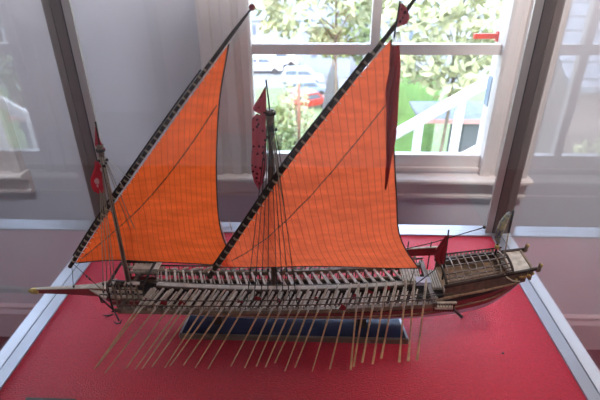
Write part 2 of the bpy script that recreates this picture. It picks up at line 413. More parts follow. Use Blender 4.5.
# ================================================================== THE GALLEY  (local frame: x along the hull, y athwart, z up)
SY = 1.06
G = thing('galley_model', 'wooden model of a rowing galley with two orange lateen sails and many oars', 'ship model', (0, SY, 0))
def lerp(a, b, t): return a + (b-a)*t
def interp(tab, x):
    if x <= tab[0][0]: return tab[0][1]
    for (a, u), (b, v) in zip(tab, tab[1:]):
        if x <= b: return lerp(u, v, (x-a)/(b-a))
    return tab[-1][1]
zg = lambda x: .128 + .13*(x+.2)**2
zr = lambda x: .118 + .072*max(0, x+.45)**2
ZK = [(-.64, .090), (-.60, .065), (-.55, .048), (-.45, .040), (0, .036), (.25, .042), (.33, .048), (.40, .055), (.45, .066), (.49, .084), (.52, .112), (.55, .150), (.58, .195)]
ZD = [(-.64, .118), (-.60, .112), (-.5, .108), (-.2, .103), (.1, .112), (.3, .132), (.36, .155), (.45, .180), (.53, .207), (.58, .226)]
BW = [(-.64, .006), (-.60, .022), (-.55, .038), (-.45, .054), (-.2, .064), (.2, .064), (.38, .057), (.48, .049), (.54, .038), (.58, .026)]
m = MB()
xs = [-.64 + i*(1.22/60) for i in range(61)]
sec = [(0.0, 0.0), (.30, .05), (.62, .20), (.85, .42), (.95, .62), (1.0, .80), (1.02, 1.0)]
rows = []
for x in xs:
    k, d, b = interp(ZK, x), interp(ZD, x), interp(BW, x)
    rows.append([(x, -b*s, lerp(k, d, t)) for s, t in sec[::-1]] + [(x, b*s, lerp(k, d, t)) for s, t in sec[1:]])
V = [[m.bm.verts.new(q) for q in r] for r in rows]
cols = ['wood_dark', 'paint_red', 'paint_red', 'paint_lavender', 'paint_lavender', 'paint_lavender']
for i in range(60):
    for j in range(12):
        c = cols[j] if j < 6 else cols[11-j]
        m.face([V[i][j], V[i+1][j], V[i+1][j+1], V[i][j+1]], m.mi(c), True)
m.face(V[0], m.mi('wood_dark')); m.face(V[-1][::-1], m.mi('wood_dark'))
hull = m.build('hull', G)
for s in (-1, 1):
    m = MB(); xx = [-.62 + i*1.2/40 for i in range(41)]
    m.beam([(x, s*(interp(BW, x)+.001), interp(ZD, x)) for x in xx], .005, .007, 'wood_tan'); m.build('wale', hull)
    m = MB(); m.beam([(x, s*(interp(BW, x)), lerp(interp(ZK, x), interp(ZD, x), .62)) for x in xx[2:-2]], .003, .003, 'wood_tan'); m.build('moulding', hull)
m = MB(); k = m.mi('wood_brown')
m.grid([[(x, -interp(BW, x), interp(ZD, x)-.006), (x, 0, interp(ZD, x)-.003), (x, interp(BW, x), interp(ZD, x)-.006)] for x in xs], 'wood_dark'); m.build('deck', G)
# outrigger frame
for s in (-1, 1):
    m = MB(); xx = [-.530 + i*(.850/30) for i in range(31)]
    m.beam([(x, s*.086, zr(x)-.006) for x in xx], .012, .013, 'wood_mid')
    ob = m.build('outrigger_beam', G)
    m = MB(); m.beam([(x, s*.090, zr(x)+.016) for x in xx], .0022, .0025, 'wood_brown')
    m.beam([(x, s*.080, zr(x)+.026) for x in xx], .0020, .0025, 'wood_brown')
    for i in range(60):
        x = -.528 + i*(.845/59)
        m.beam([(x, s*.089, zr(x)), (x, s*.089, zr(x)+.017)], .0018, .0018, 'wood_brown')
    m.build('hand_rail', ob)
    m = MB()
    for i in range(44):
        x = -.525 + i*(.835/43); b = interp(BW, x)
        m.beam([(x, s*b*.98, interp(ZD, x)-.012), (x, s*.084, zr(x)-.008)], .004, .005, 'wood_brown')
    m.build('bracket', ob)
for x, z in ((-.530, .116), (.318, .160)):
    m = MB(); m.beam([(x, -.096, z), (x, .096, z)], .012, .014, 'wood_brown'); m.build('yoke_beam', G)
# gangway
m = MB(); xx = [-.452 + i*(.745/30) for i in range(31)]
m.beam([(x, 0, zg(x)-.011) for x in xx], .019, .022, 'wood_dark')
m.beam([(x, 0, zg(x)+.001) for x in xx], .015, .003, 'wood_pale')
for s in (-1, 1): m.beam([(x, s*.0105, zg(x)-.001) for x in xx], .003, .007, 'wood_brown')
gw = m.build('gangway', G)
m = MB(); m.box((.285, -.013, .158), (.325, .013, .169), 'paint_lavender'); m.build('end_block', gw)
# benches (herringbone) - one built per side and copied
railx = [-.483, -.472, -.433, -.399, -.369, -.355, -.33, -.302, -.28, -.25, -.223, -.192, -.143, -.113, -.089, -.061, -.037, -.013, .014, .047, .084, .114, .133, .157, .183, .207, .239, .261, .29]
def copy_part(o, parent, loc, rot=(0, 0, 0)):
    c = o.copy(); COL.objects.link(c); c.parent = parent; c.location = loc; c.rotation_euler = rot
    for ch in o.children:
        d = ch.copy(); COL.objects.link(d); d.parent = c
    return c
for s in (-1, 1):
    proto = None
    for i in range(29):
        x = -.455 + i*.0262
        loc = (x, 0, zg(x)-.130); 
        tilt = (zr(x)-zg(x)) - (zr(-.2)-.128)
        if proto is None:
            m = MB(); sk = .022
            m.beam([(0, s*.016, .128), (-sk, s*.080, .122)], .0062, .005, 'wood_gray')
            m.beam([(.0105, s*.016, .120), (.0105-sk, s*.078, .112)], .0036, .003, 'wood_gray')
            m.beam([(-.003, s*.018, .124), (-.003, s*.018, .100)], .003, .003, 'wood_brown')
            m.beam([(-sk-.002, s*.074, .122), (-sk-.002, s*.074, .104)], .003, .003, 'wood_brown')
            proto = m.build('bench', G); proto.location = loc
        else:
            copy_part(proto, G, loc)
# oars
tips = [(-.572, .852), (-.569, .858), (-.54, .839), (-.49, .855), (-.465, .854), (-.448, .855), (-.424, .862), (-.389, .86), (-.377, .867), (-.342, .871), (-.309, .862), (-.275, .86), (-.216, .871), (-.179, .866), (-.149, .873), (-.125, .871), (-.101, .885), (-.073, .859), (-.047, .871), (-.002, .86), (.044, .869), (.098, .868), (.106, .878), (.13, .894), (.157, .889), (.182, .909), (.228, .897), (.253, .902), (.277, .905)]
def make_oar(xr, tip, s):
    piv = Vector((xr, s*.090, zr(xr)+.004)); tp = Vector((tip[0], s*(SY-tip[1]), .020))
    d = (tp-piv); ln = d.length; d.normalize()
    o = MB()
    up = Vector((0, 0, 1))
    o.tube([piv - d*.004, piv + d*.02, piv + d*ln*.62], [.0027, .0024, .0021], 'wood_oar', 6)
    o.beam([piv + d*ln*.60, piv + d*ln*.78, tp], [.0032, .0056, .0074], [.0032, .0026, .0020], 'wood_oar', up=Vector((0, -s*1.0, 1.0)))
    ob = o.build('oar', G)
    l = MB(); l.tube([piv + d*.012, piv - d*.010, piv - d*.052, piv - d*.066], [.0030, .0036, .0036, .0020], 'wood_gray', 6)
    l.build('loom', ob)
    return ob
for i in range(29):
    make_oar(railx[i], tips[i], -1)
for i in range(29):
    make_oar(railx[i], (railx[i] + (tips[i][0]-railx[i])*.8, tips[i][1]), 1)
# red cloths between the benches
for i, (x, y, z) in enumerate([(-.461, .992, .145), (-.412, .981, .145), (-.361, .979, .145), (-.204, .987, .145), (-.156, .997, .145), (-.1, .99, .145), (-.046, .992, .145), (0, .993, .145), (.112, .993, .15), (.151, 1.01, .16), (.199, 1.024, .165), (.075, .952, .135)]):
    m = MB(); y -= SY; w = .010; 
    zz = zr(x)+.022
    P = [[(x-w+.4*w*j/3, y-.002*math.sin(i+j), zz-.011+.022*j/3*(.5+.5*k/3)) if k == 0 else (x-w+2*w*k/3, y+.003*math.sin(i*2+k+j), zz-.010+.020*j/3*(1-.6*k/3)) for j in range(4)] for k in range(4)]
    m.slab(P, .0012, 'flag_dark_red'); m.build('red_cloth', G)
# forecastle
FX0, FX1 = -.568, -.470
fc = MB()
fc.box((FX0, -.055, .098), (FX1, .055, .102), 'wood_pale')
for i in range(14): fc.box((FX0+.003+i*.008, -.0555, .1015), (FX0+.004+i*.008, .0555, .1025), 'wood_brown')
for s in (-1, 1):
    fc.beam([(FX0, s*.056, .086), (FX1, s*.056, .088)], .006, .007, 'wood_brown')
fco = fc.build('forecastle', G)
for s in (-1, 1):
    m = MB()
    for z, h, mm in ((.172, .006, 'wood_dark'), (.152, .008, 'wood_pale'), (.134, .008, 'wood_pale'), (.112, .012, 'paint_red')):
        m.beam([(FX0, s*.056, z), (FX1, s*.056, z+.001)], .004, h, mm)
    m.build('side_screen', fco)
    for i in range(7):
        x = lerp(FX0, FX1, i/6)
        m = MB(); m.beam([(x, s*.058, .084), (x, s*.058, .176)], .0042, .0042, 'wood_dark' if i in (0, 6) else 'wood_mid'); m.build('post', fco)
for x in (FX0, FX1):
    m = MB(); m.beam([(x, -.056, .173), (x, .056, .173)], .005, .006, 'wood_dark'); m.build('cross_rail', fco)
m = MB(); m.box((-.532, -.052, .158), (-.490, -.024, .163), 'wood_pale'); m.build('hatch_board', fco)
m = MB(); m.box((-.53, .030, .160), (-.455, .075, .166), 'wood_pale'); m.build('hatch_board', fco)
for y in (-.03, -.01, .012, .034):
    m = MB(); m.tube([(-.50, y, .112), (-.56, y, .114), (-.612, y, .116)], [.0062, .0052, .0045], 'iron', 8); m.build('cannon', fco)
# spur / beak
m = MB()
pp = [(-.600, 0, .110), (-.64, 0, .110), (-.72, 0, .107), (-.815, 0, .103)]
m.beam(pp, [.030, .024, .016, .010], [.030, .026, .018, .012], 'paint_red')
sp = m.build('spur', G)
m = MB(); m.beam([(x, 0, z+h) for (x, _, z), h in zip(pp, (.0155, .0138, .0098, .0068))], [.030, .020, .014, .010], [.003, .003, .003, .003], 'wood_pale'); m.build('spur_cap', sp)
m = MB(); m.tube([(-.806, 0, .102), (-.814, 0, .102), (-.830, 0, .102), (-.840, 0, .102)], [.0075, .0105, .0095, .003], 'gilt', 8); m.build('gilt_tip', sp)
m = MB(); m.hexa([(-.590, -.045, .112), (-.590, .045, .112), (-.655, .008, .117), (-.655, -.008, .117), (-.590, -.045, .118), (-.590, .045, .118), (-.655, .008, .122), (-.655, -.008, .122)], 'wood_pale'); m.build('bow_platform', G)
m = MB(); m.tube([(-.625, -.016, .106), (-.610, -.026, .096), (-.585, -.046, .092), (-.568, -.056, .086)], .0028, 'wood_dark'); m.tube([(-.618, -.022, .104), (-.612, -.030, .090), (-.602, -.028, .088)], .0026, 'wood_dark'); m.build('bow_knee', G)
# anchor below the bow
m = MB()
m.tube([(-0.563, -0.062, 0.086), (-0.553, -0.068, 0.056)], .0024, 'iron'); m.tube([(-0.570, -0.068, 0.054), (-0.561, -0.069, 0.046), (-0.551, -0.069, 0.048), (-0.544, -0.068, 0.062)], [.0012, .0026, .0026, .001], 'iron')
m.tube([(-0.598, -0.064, 0.072), (-0.584, -0.064, 0.070), (-0.568, -0.064, 0.076)], [.001, .003, .002], 'iron'); m.tube([(-0.572, -0.062, 0.084), (-0.553, -0.062, 0.086)], .002, 'wood_dark')
m.build('anchor', G)
# cradles
for x in (-.28, .14):
    m = MB(); m.box((x-.012, -.03, .013), (x+.012, .03, interp(ZK, x)+.012), 'wood_dark'); m.build('cradle', G)

# masts
def mast(name, pts, rr, y):
    m = MB(); m.tube([(x, y, z) for x, z in pts], rr, 'wood_brown', 10)
    return m.build(name, G)
FMY, MMY = -.022, .018
fm = mast('foremast', [(-.527, .10), (-.523, .2), (-.521, .42), (-.519, .572)], [.0062, .0060, .0050, .0042], FMY)
m = MB(); m.tube([(-.519, FMY, .545), (-.519, FMY, .575)], [.006, .009], 'wood_mid', 10); m.tube([(-.519, FMY, .558), (-.519, FMY, .564)], .011, 'wood_dark', 10)
for a in range(5): m.ball((-.519+.010*math.cos(a*1.3), FMY+.010*math.sin(a*1.3), .535-.012*(a % 3)), .004, 'wood_dark', 6)
m.build('masthead', fm)
m = MB(); m.tube([(-.519, FMY, .57), (-.516, FMY, .632)], .0018, 'wood_dark'); m.build('flagpole', fm)
mm = mast('mainmast', [(-.117, .10), (-.115, .2), (-.112, .45), (-.110, .645)], [.0085, .0082, .0068, .0055], MMY)
m = MB(); m.tube([(-.110, MMY, .610), (-.110, MMY, .635), (-.110, MMY, .652)], [.007, .012, .010], 'wood_mid', 10); m.tube([(-.110, MMY, .640), (-.110, MMY, .646)], .015, 'wood_dark', 10)
for a in range(6): m.ball((-.110+.013*math.cos(a*1.05), MMY+.013*math.sin(a*1.05), .602-.016*(a % 3)), .0045, 'wood_dark', 6)
m.build('masthead', mm)
m = MB(); m.tube([(-.110, MMY, .65), (-.116, MMY, .722)], .002, 'wood_dark'); m.build('flagpole', mm)

# sails and yards
def poly(pts, t):
    L = [0]
    for a, b in zip(pts, pts[1:]): L.append(L[-1] + math.dist(a, b))
    s = t*L[-1]
    for i in range(len(pts)-1):
        if s <= L[i+1] + 1e-9:
            u = (s-L[i])/(L[i+1]-L[i]); return tuple(lerp(p, q, u) for p, q in zip(pts[i], pts[i+1]))
    return pts[-1]
def smooth_curve(pts, n):
    """Catmull-Rom"""
    P = [Vector(p) for p in pts]; P = [P[0]*2-P[1]] + P + [P[-1]*2-P[-2]]; out = []
    for i in range(1, len(P)-2):
        for k in range(n):
            t = k/n; a, b, c, d = P[i-1], P[i], P[i+1], P[i+2]
            out.append(tuple(.5*((2*b)+(c-a)*t+(2*a-5*b+4*c-d)*t*t+(3*b-a-3*c+d)*t**3)))
    out.append(tuple(P[-2])); return out
def sail_fn(head, foot, leech, y0, belly):
    H = smooth_curve(head, 8); Fo = smooth_curve(foot, 8); Le = smooth_curve(leech, 8)
    pk, cl = Le[0], Le[-1]
    def f(c, s):
        a = poly(H, c); b = poly(Fo, c); q = poly(Le, s)
        off = (q[0]-lerp(pk[0], cl[0], s), q[1]-lerp(pk[1], cl[1], s))
        w = c**2.2
        x = lerp(a[0], b[0], s) + off[0]*w; z = lerp(a[1], b[1], s) + off[1]*w
        y = y0 + belly*math.sin(math.pi*min(1, c*1.02))**.8*math.sin(math.pi*min(1, s*.9)) + .0025*math.sin(c*50+s*3)*math.sin(math.pi*s)*c*(1-c)*4 + .004*math.sin(s*9+c*6)*c*(1-c)
        return (x, y, z)
    return f
def sail(f, name, mname, nx=72, nz=36):
    m = MB()
    P = [[f(i/nx, j/nz) for j in range(nz+1)] for i in range(nx+1)]
    UV = [[(i/nx, 1-j/nz) for j in range(nz+1)] for i in range(nx+1)]
    m.grid(P, mname, UV)
    o = m.build(name, G, recalc=False)
    b = MB(); edge = [f(i/40, 1) for i in range(41)] + [f(1, 1-j/24) for j in range(1, 25)]
    b.tube(edge, .0017, 'rope_dark', 5); b.build('bolt_rope', o)
    return o
fhead = [(-.680, .200), (-.580, .332), (-.457, .483), (-.319, .652), (-.194, .803)]
ffoot = [(-.680, .200), (-.569, .209), (-.49, .206), (-.349, .201), (-.278, .199), (-.215, .205)]
fleech = [(-.194, .803), (-.225, .679), (-.243, .555), (-.251, .473), (-.256, .364), (-.249, .291), (-.234, .245), (-.215, .205)]
ff = sail_fn(fhead, ffoot, fleech, .008, .022)
fs = sail(ff, 'sail', 'sail_orange')
fs['label'] = 'bright orange fore sail'
mhead = [(-.272, .205), (-.150, .392), (-.065, .522), (.045, .676), (.158, .816)]
mfoot = [(-.272, .205), (-.095, .215), (-.012, .220), (.076, .219), (.199, .214), (.287, .212)]
mleech = [(.158, .816), (.169, .73), (.177, .645), (.191, .537), (.206, .43), (.219, .338), (.244, .275), (.287, .212)]
mf = sail_fn(mhead, mfoot, mleech, -.006, -.028)
ms = sail(mf, 'sail', 'sail_rust')
ms['label'] = 'rust orange main sail'
def reef(f, o, s0, s1, c0, c1, dy):
    m = MB(); n = 60
    pts = [f(lerp(c0, c1, i/n), lerp(s0, s1, i/n)) for i in range(n+1)]
    pts = [(x, y+dy, z) for x, y, z in pts]
    m.tube(pts, .0011, 'wood_brown', 4)
    for i in range(0, n, 2): m.ball(pts[i], .0022, 'wood_brown', 5)
    m.build('reef_line', o)
reef(ff, fs, .50, .22, .05, .985, -.003)
reef(mf, ms, .50, .20, .10, .985, -.003)
def yard(name, pts, y, r0, r1, lash, rtip):
    C = smooth_curve(pts, 10); m = MB(); n = len(C)
    rr = [lerp(r0, r1, (i/(n-1))**1.2) if i < n*.83 else lerp(r0, r1, (i/(n-1))**1.2)*lerp(1, rtip, (i/(n-1)-.83)/.17) for i in range(n)]
    m.tube([(x, y, z) for x, z in C], rr, 'wood_dark', 8); o = m.build(name, G)
    l = MB()
    for i in range(lash):
        t = .03 + .80*i/(lash-1); a = poly(C, t); b = poly(C, t+.006); r = lerp(r0, r1, t)+.0012
        l.tube([(a[0], y, a[1]), (b[0], y, b[1])], r, 'rope_tan', 8)
        nx, nz = (b[1]-a[1]), -(b[0]-a[0]); q = math.hypot(nx, nz); nx, nz = nx/q*(r+.007), nz/q*(r+.007)
        l.tube([(a[0], y, a[1]), (a[0]+nx, y+.002, a[1]+nz)], .0010, 'rope_pale', 4)
    l.build('lashing', o)
    t0 = poly(C, .06); t1 = poly(C, .80)
    b = MB(); off = .0085
    seg = [poly(C, .05+.75*i/30) for i in range(31)]
    b.tube([(x-.68*off, y, z+.6*off) for x, z in seg], [lerp(r0, r1, i/30)*.55 for i in range(31)], 'wood_dark', 6)
    b.build('upper_spar', o)
    return o
fy = yard('yard', [(-.697, .189), (-.580, .345), (-.463, .492), (-.325, .660), (-.194, .814), (-.140, .876)], .004, .0058, .0038, 34, .5)
m = MB(); m.ball((-.138, .004, .879), .0072, 'red_ball', 12); m.build('ball_finial', fy)
my = yard('yard', [(-.295, .174), (-.180, .354), (-.071, .524), (.045, .684), (.158, .838), (.225, .935)], -.012, .0075, .0045, 30, .5)
m = MB(); m.ball((.227, -.012, .938), .0072, 'red_ball', 12); m.build('ball_finial', my)

# flags
def flag(name, outline_rows, y, mname, parent, wave=.006, label=None, n=8):
    """outline_rows: list of (left pt, right pt) pairs from the top down, refined"""
    A = smooth_curve([r[0] for r in outline_rows], 4); B = smooth_curve([r[1] for r in outline_rows], 4)
    P = []
    for i, (a, b) in enumerate(zip(A, B)):
        P.append([(lerp(a[0], b[0], j/n), y + wave*math.sin(j*1.1+i*.35)*(j/n if a[0] > b[0] else 1-j/n), lerp(a[1], b[1], j/n)) for j in range(n+1)])
    m = MB(); m.slab(P, .0008, mname); o = m.build(name, parent)
    if label: o['label'] = label
    return o
flag('pennant', [((-.520, .619), (-.517, .622)), ((-.528, .588), (-.517, .600)), ((-.530, .572), (-.512, .572)), ((-.512, .560), (-.508, .562))], FMY, 'flag_red', fm)
flag('banner', [((-.534, .536), (-.524, .536)), ((-.543, .512), (-.520, .520)), ((-.555, .488), (-.524, .498)), ((-.553, .462), (-.527, .470)), ((-.540, .450), (-.527, .452))], FMY-.012, 'flag_white_red', fm, label='red and white banner on the foremast')
flag('pennant', [((-.120, .704), (-.117, .708)), ((-.137, .676), (-.117, .682)), ((-.150, .652), (-.118, .655)), ((-.130, .640), (-.118, .640))], MMY, 'flag_spotted', mm)
flag('banner', [((-.143, .643), (-.119, .646)), ((-.153, .626), (-.119, .626)), ((-.155, .570), (-.120, .575)), ((-.159, .510), (-.122, .520)), ((-.154, .470), (-.130, .474)), ((-.146, .444), (-.142, .446))], MMY-.014, 'flag_spotted', mm, .008, label='long spotted red banner on the mainmast')
flag('streamer', [((.154, .806), (.173, .808)), ((.159, .765), (.180, .762)), ((.152, .710), (.182, .700)), ((.160, .640), (.184, .655)), ((.163, .590), (.185, .600)), ((.168, .530), (.180, .545)), ((.171, .467), (.174, .468))], -.030, 'streamer_red', my, .008, label='long red streamer at the main peak')
flag('streamer', [((.155, .800), (.166, .800)), ((.158, .72), (.172, .72)), ((.160, .64), (.172, .65)), ((.168, .55), (.173, .55))], -.024, 'flag_dark_red', my, .004)
m = MB(); m.tube([(.162, -.016, .82), (.168, -.018, .893)], .0018, 'wood_dark'); m.build('flagpole', my)
flag('peak_flag', [((.169, .889), (.172, .889)), ((.168, .872), (.182, .880)), ((.167, .858), (.190, .862)), ((.166, .842), (.186, .850))], -.020, 'flag_spotted', my, .003)
m = MB()
for i in range(5): m.tube([(.164+.002*i, -.014, .833), (.158+.005*i, -.020, .812)], .0009, 'rope_pale', 4)
m.build('halyard_strop', my)

# shrouds, stays
def line(name, a, b, r, mname, parent, dead=None):
    m = MB(); m.tube([a, b], r, mname, 5); o = m.build(name, parent)
    if dead:
        d = MB()
        for t in dead:
            p = tuple(lerp(u, v, t) for u, v in zip(a, b)); d.ball(p, .0035, 'iron', 6, (.8, .8, 1.6))
        d.build('deadeye', o)
    return o
for x in (-.181, -.162, -.143, -.124, -.098, -.081, -.064, -.045):
    line('shroud', (-.110+(x+.11)*.10, MMY-.004, .622), (x, -.082, .146), .0011, 'rope_dark', mm, (.80, .88))
for x in (-.17, -.14, -.10, -.07, -.045):
    line('shroud', (-.110+(x+.11)*.12, MMY+.006, .622), (x, .082, .150), .0011, 'rope_dark', mm)
for x in (-.582, -.570, -.556, -.545, -.51, -.496):
    line('shroud', (-.519+(x+.52)*.08, FMY-.003, .548), (x, -.064, .140), .0012, 'rope_tan', fm, (.90, .96))
for x in (-.575, -.55, -.51, -.49):
    line('shroud', (-.519+(x+.52)*.08, FMY+.004, .548), (x, .064, .150), .0011, 'rope_tan', fm)
for k in range(4):
    line('halyard', (-.112+.004*k, MMY-.010, .60), (-.075-.004*k, -.04, .40+.03*k), .0007, 'rope_tan', mm)
line('halyard', (-.514, FMY, .54), (-.480, -.02, .452), .001, 'rope_pale', fm); line('halyard', (-.516, FMY, .55), (-.470, .0, .47), .001, 'rope_pale', fm)
line('tack_line', (-.690, .004, .196), (-.700, -.004, .115), .0009, 'rope_dark', G, (.9,))
line('tack_line', (-.684, .004, .198), (-.606, -.02, .125), .0009, 'rope_dark', G, (.45, .55))
line('brace', (-.265, .06, .315), (-.235, .03, .19), .0014, 'rope_pale', G); line('brace', (-.24, .06, .318), (-.205, .03, .19), .0014, 'rope_pale', G)
line('sheet', (.276, -.006, .212), (.255, -.05, .17), .001, 'rope_dark', G)
line('sheet', (.245, -.06, .172), (.330, -.02, .222), .0016, 'rope_dark', G); line('sheet', (.18, -.088, .160), (.365, -.075, .185), .0014, 'rope_dark', G)

# stern: planked steps, poop house with hooped canopy frame, rails, platform
for (a, b, z) in (((.248, -.005), (.300, .072), .168), ((.322, -.030), (.362, .050), .166), ((.325, -.082), (.372, -.030), .142)):
    m = MB(); m.box((a[0], a[1], z-.008), (b[0], b[1], z), 'wood_gray')
    for i in range(6):
        xx = lerp(a[0], b[0], (i+.5)/6); m.box((xx-.0006, a[1], z), (xx+.0006, b[1], z+.0006), 'wood_dark')
    m.build('step_platform', G)
m = MB(); m.box((.322, -.072, .118), (.378, -.067, .146), 'paint_red'); m.beam([(.320, -.073, .148), (.382, -.073, .151)], .007, .004, 'wood_gray')
for i in range(9): m.beam([(.324+i*.0066, -.073, .119), (.324+i*.0066, -.073, .147)], .002, .003, 'wood_dark')
m.build('quarter_screen', G)
def hw(x): return .060 - (x-.355)*.072
def zp(x): return .196 + (x-.355)*.22      # top of the poop side
m = MB()
for s in (-1, 1):
    m.hexa([(.350, s*.060-.002, .150), (.350, s*.060+.002, .150), (.350, s*.060+.002, zp(.35)), (.350, s*.060-.002, zp(.35)), (.560, s*.045-.002, .205), (.560, s*.045+.002, .205), (.560, s*.045+.002, zp(.56)), (.560, s*.045-.002, zp(.56))], 'wood_brown')
poop = m.build('poop_side', G)
m = MB(); m.hexa([(.350, -.058, .164), (.350, .058, .164), (.352, .058, .170), (.352, -.058, .170), (.520, -.047, .200), (.520, .047, .200), (.520, .047, .206), (.520, -.047, .206)], 'wood_tan'); m.build('poop_floor', poop)
for s in (-1, 1):
    m = MB(); m.beam([(x, s*(hw(x)+.001), zp(x)) for x in (.346, .45, .56, .585)], .007, .006, 'wood_dark')
    m.beam([(.35, s*.064, .158), (.45, s*.056, .178), (.54, s*.048, .202)], .004, .005, 'wood_tan')
    sr = m.build('stern_rail', G)
    m = MB(); c = Vector((.585, s*.045, zp(.583)+.002)); m.tube([c+Vector((-.004, 0, -.008)), c+Vector((.002, 0, -.004)), c+Vector((.004, 0, .006)), c+Vector((.002, 0, .016))], [.005, .0075, .005, .003], 'wood_mid', 8)
    m.ball(c+Vector((.006, 0, .010)), .005, 'gilt', 8); m.build('finial', sr)
m = MB(); m.hexa([(.512, -.046, .226), (.512, .046, .226), (.514, .046, .231), (.514, -.046, .231), (.570, -.043, .238), (.570, .043, .238), (.572, .043, .243), (.572, -.043, .243)], 'wood_pale'); m.build('stern_platform', G)
m = MB(); m.box((.570, -.044, .208), (.576, .044, .246), 'wood_mid')
for i in range(5): m.ball((.577, -.040+i*.020, .228), .006, 'gilt', 6)
m.build('transom', G)
can = MB()   # canopy frame: hoops and battens
def hoop_pt(x, a):
    h = .013
    return (x, -(hw(x)-.003)*math.cos(a), zp(x)+.004 + h*math.sin(a))
for i in range(9):
    x = .362 + i*.0188
    can.beam([hoop_pt(x, math.pi*j/12) for j in range(13)], .0028, .0034, 'wood_mid')
cano = can.build('canopy_hoops', G)
for a, w in ((.22, .0032), (.62, .003), (1.02, .003), (1.5708, .004), (2.10, .003), (2.5, .003), (2.9, .004)):
    b = MB(); b.beam([hoop_pt(.352, a), hoop_pt(.44, a), hoop_pt(.522, a)], .0032, w, 'wood_brown'); b.build('batten', cano)
for x in (.352, .522):
    b = MB(); b.beam([hoop_pt(x, math.pi*j/12) for j in range(13)], .005, .005, 'wood_dark'); b.build('end_hoop', cano)
m = MB()
for i in range(18): m.box((.358+i*.0093, hw(.358+i*.0093)-.001, zp(.358+i*.0093)+.003), (.363+i*.0093, hw(.358+i*.0093)+.002, zp(.358+i*.0093)+.014), 'wood_pale')
m.beam([(.352, hw(.352), zp(.352)+.016), (.522, hw(.522), zp(.522)+.016)], .003, .003, 'wood_dark')
m.build('balustrade', G)
# far-side red screen with posts
m = MB(); m.hexa([(.268, .060, .205), (.345, .060, .210), (.345, .064, .210), (.268, .064, .205), (.268, .060, .228), (.345, .060, .236), (.345, .064, .236), (.268, .064, .228)], 'flag_dark_red')
sc = m.build('weather_screen', G)
m = MB(); m.beam([(.262, .062, .230), (.350, .062, .238)], .006, .003, 'wood_gray'); m.build('capping', sc)
for x in (.266, .33):
    m = MB(); m.tube([(x, .062, .16), (x, .062, .255)], .0018, 'wood_dark'); m.build('post', sc)
m = MB(); m.tube([(.24, .05, .232), (.33, .06, .252), (.468, .066, .302)], .0014, 'wood_dark'); m.ball((.470, .066, .303), .005, 'iron', 8); m.build('boat_hook', G)
# ensign
m = MB(); m.tube([(.358, 0, .17), (.352, 0, .334)], .0022, 'wood_dark'); en = m.build('ensign_staff', G)
flag('ensign', [((.346, .316), (.351, .320)), ((.336, .290), (.352, .296)), ((.324, .258), (.354, .268)), ((.330, .240), (.355, .245)), ((.345, .222), (.355, .226))], -.002, 'flag_dark_red', en, .004)
# stern lantern and staff
m = MB()
prof2 = [(.484, .285, .004), (.478, .300, .008), (.480, .325, .010), (.484, .350, .010), (.490, .372, .007), (.494, .384, .002)]
m.tube([(x+.014, .02, z-.004) for x, z, r in prof2], [r for x, z, r in prof2], 'lantern', 10); ln = m.build('stern_lantern', G)
m = MB(); m.ball((.496, .02, .270), .007, 'gilt', 8); m.tube([(.496, .02, .222), (.496, .02, .285)], .003, 'wood_dark'); m.build('lantern_stand', ln)
m = MB(); m.tube([(.507, -.002, .33), (.506, -.002, .396)], .0032, 'iron', 8); m.tube([(.512, -.002, .24), (.507, -.002, .335)], .0018, 'wood_pale', 6); m.build('flagstaff', G)
m = MB(); m.tube([(.500, -.051, .232), (.508, -.054, .222), (.525, -.054, .212), (.545, -.050, .208)], [.0015, .002, .002, .0015], 'rope_tan'); m.build('mooring_rope', G)
m = MB()
for i in range(7): m.ball((.505+i*.010, -.046, .202+i*.004+.003*math.sin(i*2)), .0065, 'gilt', 6, (1.2, .6, .8))
m.build('gilt_carving', G)
# rudder
m = MB(); m.prism([(.590, .205), (.575, .225), (.520, .150), (.462, .098), (.468, .088), (.530, .118)], -.003, .003, 'wood_dark'); m.build('rudder', G)
m = MB(); m.beam([(.372, -.062, .128), (.400, -.072, .104)], .005, .006, 'iron'); m.ball((.402, -.073, .102), .005, 'iron', 7); m.build('boarding_ladder', G)

# ================================================================== OUTDOORS
mat('lawn', (0.081, 0.118, 0.040), 0.9, noise=0.25, nscale=1.2)
mat('asphalt', (0.132, 0.135, 0.144), 0.9)
mat('white_paint', (0.558, 0.549, 0.540), 0.5)
mat('green_paint', (0.093, 0.180, 0.050), 0.8, noise=0.15, nscale=3)
mat('bark', (0.120, 0.090, 0.066), 0.9, noise=0.3, nscale=6)
mat('leaf_white', (0.30, 0.305, 0.17), 0.7, noise=0.3, nscale=1.5)
mat('leaf_green', (0.120, 0.156, 0.048), 0.7, noise=0.4, nscale=1.5)
mat('leaf_olive', (0.090, 0.114, 0.042), 0.7, noise=0.4, nscale=1.5)
mat('roof_slate', (0.121, 0.138, 0.171), 0.7, noise=0.2, nscale=8)
mat('house_beige', (0.180, 0.141, 0.129), 0.8)
mat('house_blue', (0.162, 0.180, 0.228), 0.8)
mat('house_gray', (0.204, 0.210, 0.222), 0.8)
mat('glass_dark', (0.08, 0.10, 0.13), 0.1)
mat('canvas_gray', (0.059, 0.063, 0.068), 0.8)
mat('rust_pole', (0.192, 0.078, 0.048), 0.7)
mat('signal_red', (0.75, 0.06, 0.03), 0.5)
mat('car_silver', (0.315, 0.323, 0.338), 0.3, metal=0.2); mat('car_white', (0.6,0.6,0.6), 0.3); mat('car_red', (0.294, 0.028, 0.021), 0.3); mat('car_blue', (0.16, 0.19, 0.28), 0.3)
mat('tyre', (0.02, 0.02, 0.02), 0.8)
ZT = [(2.0, -3.6), (10, -4.6), (20, -7.4), (40, -11.95), (48, -13.0), (60, -14.87), (72, -15.15), (110, -15.5), (200, -16)]
zt = lambda y: interp(ZT, y)
ys = [2.3+i*1.2 for i in range(40)] + [50+i*5 for i in range(31)]
m = MB(); rows = []
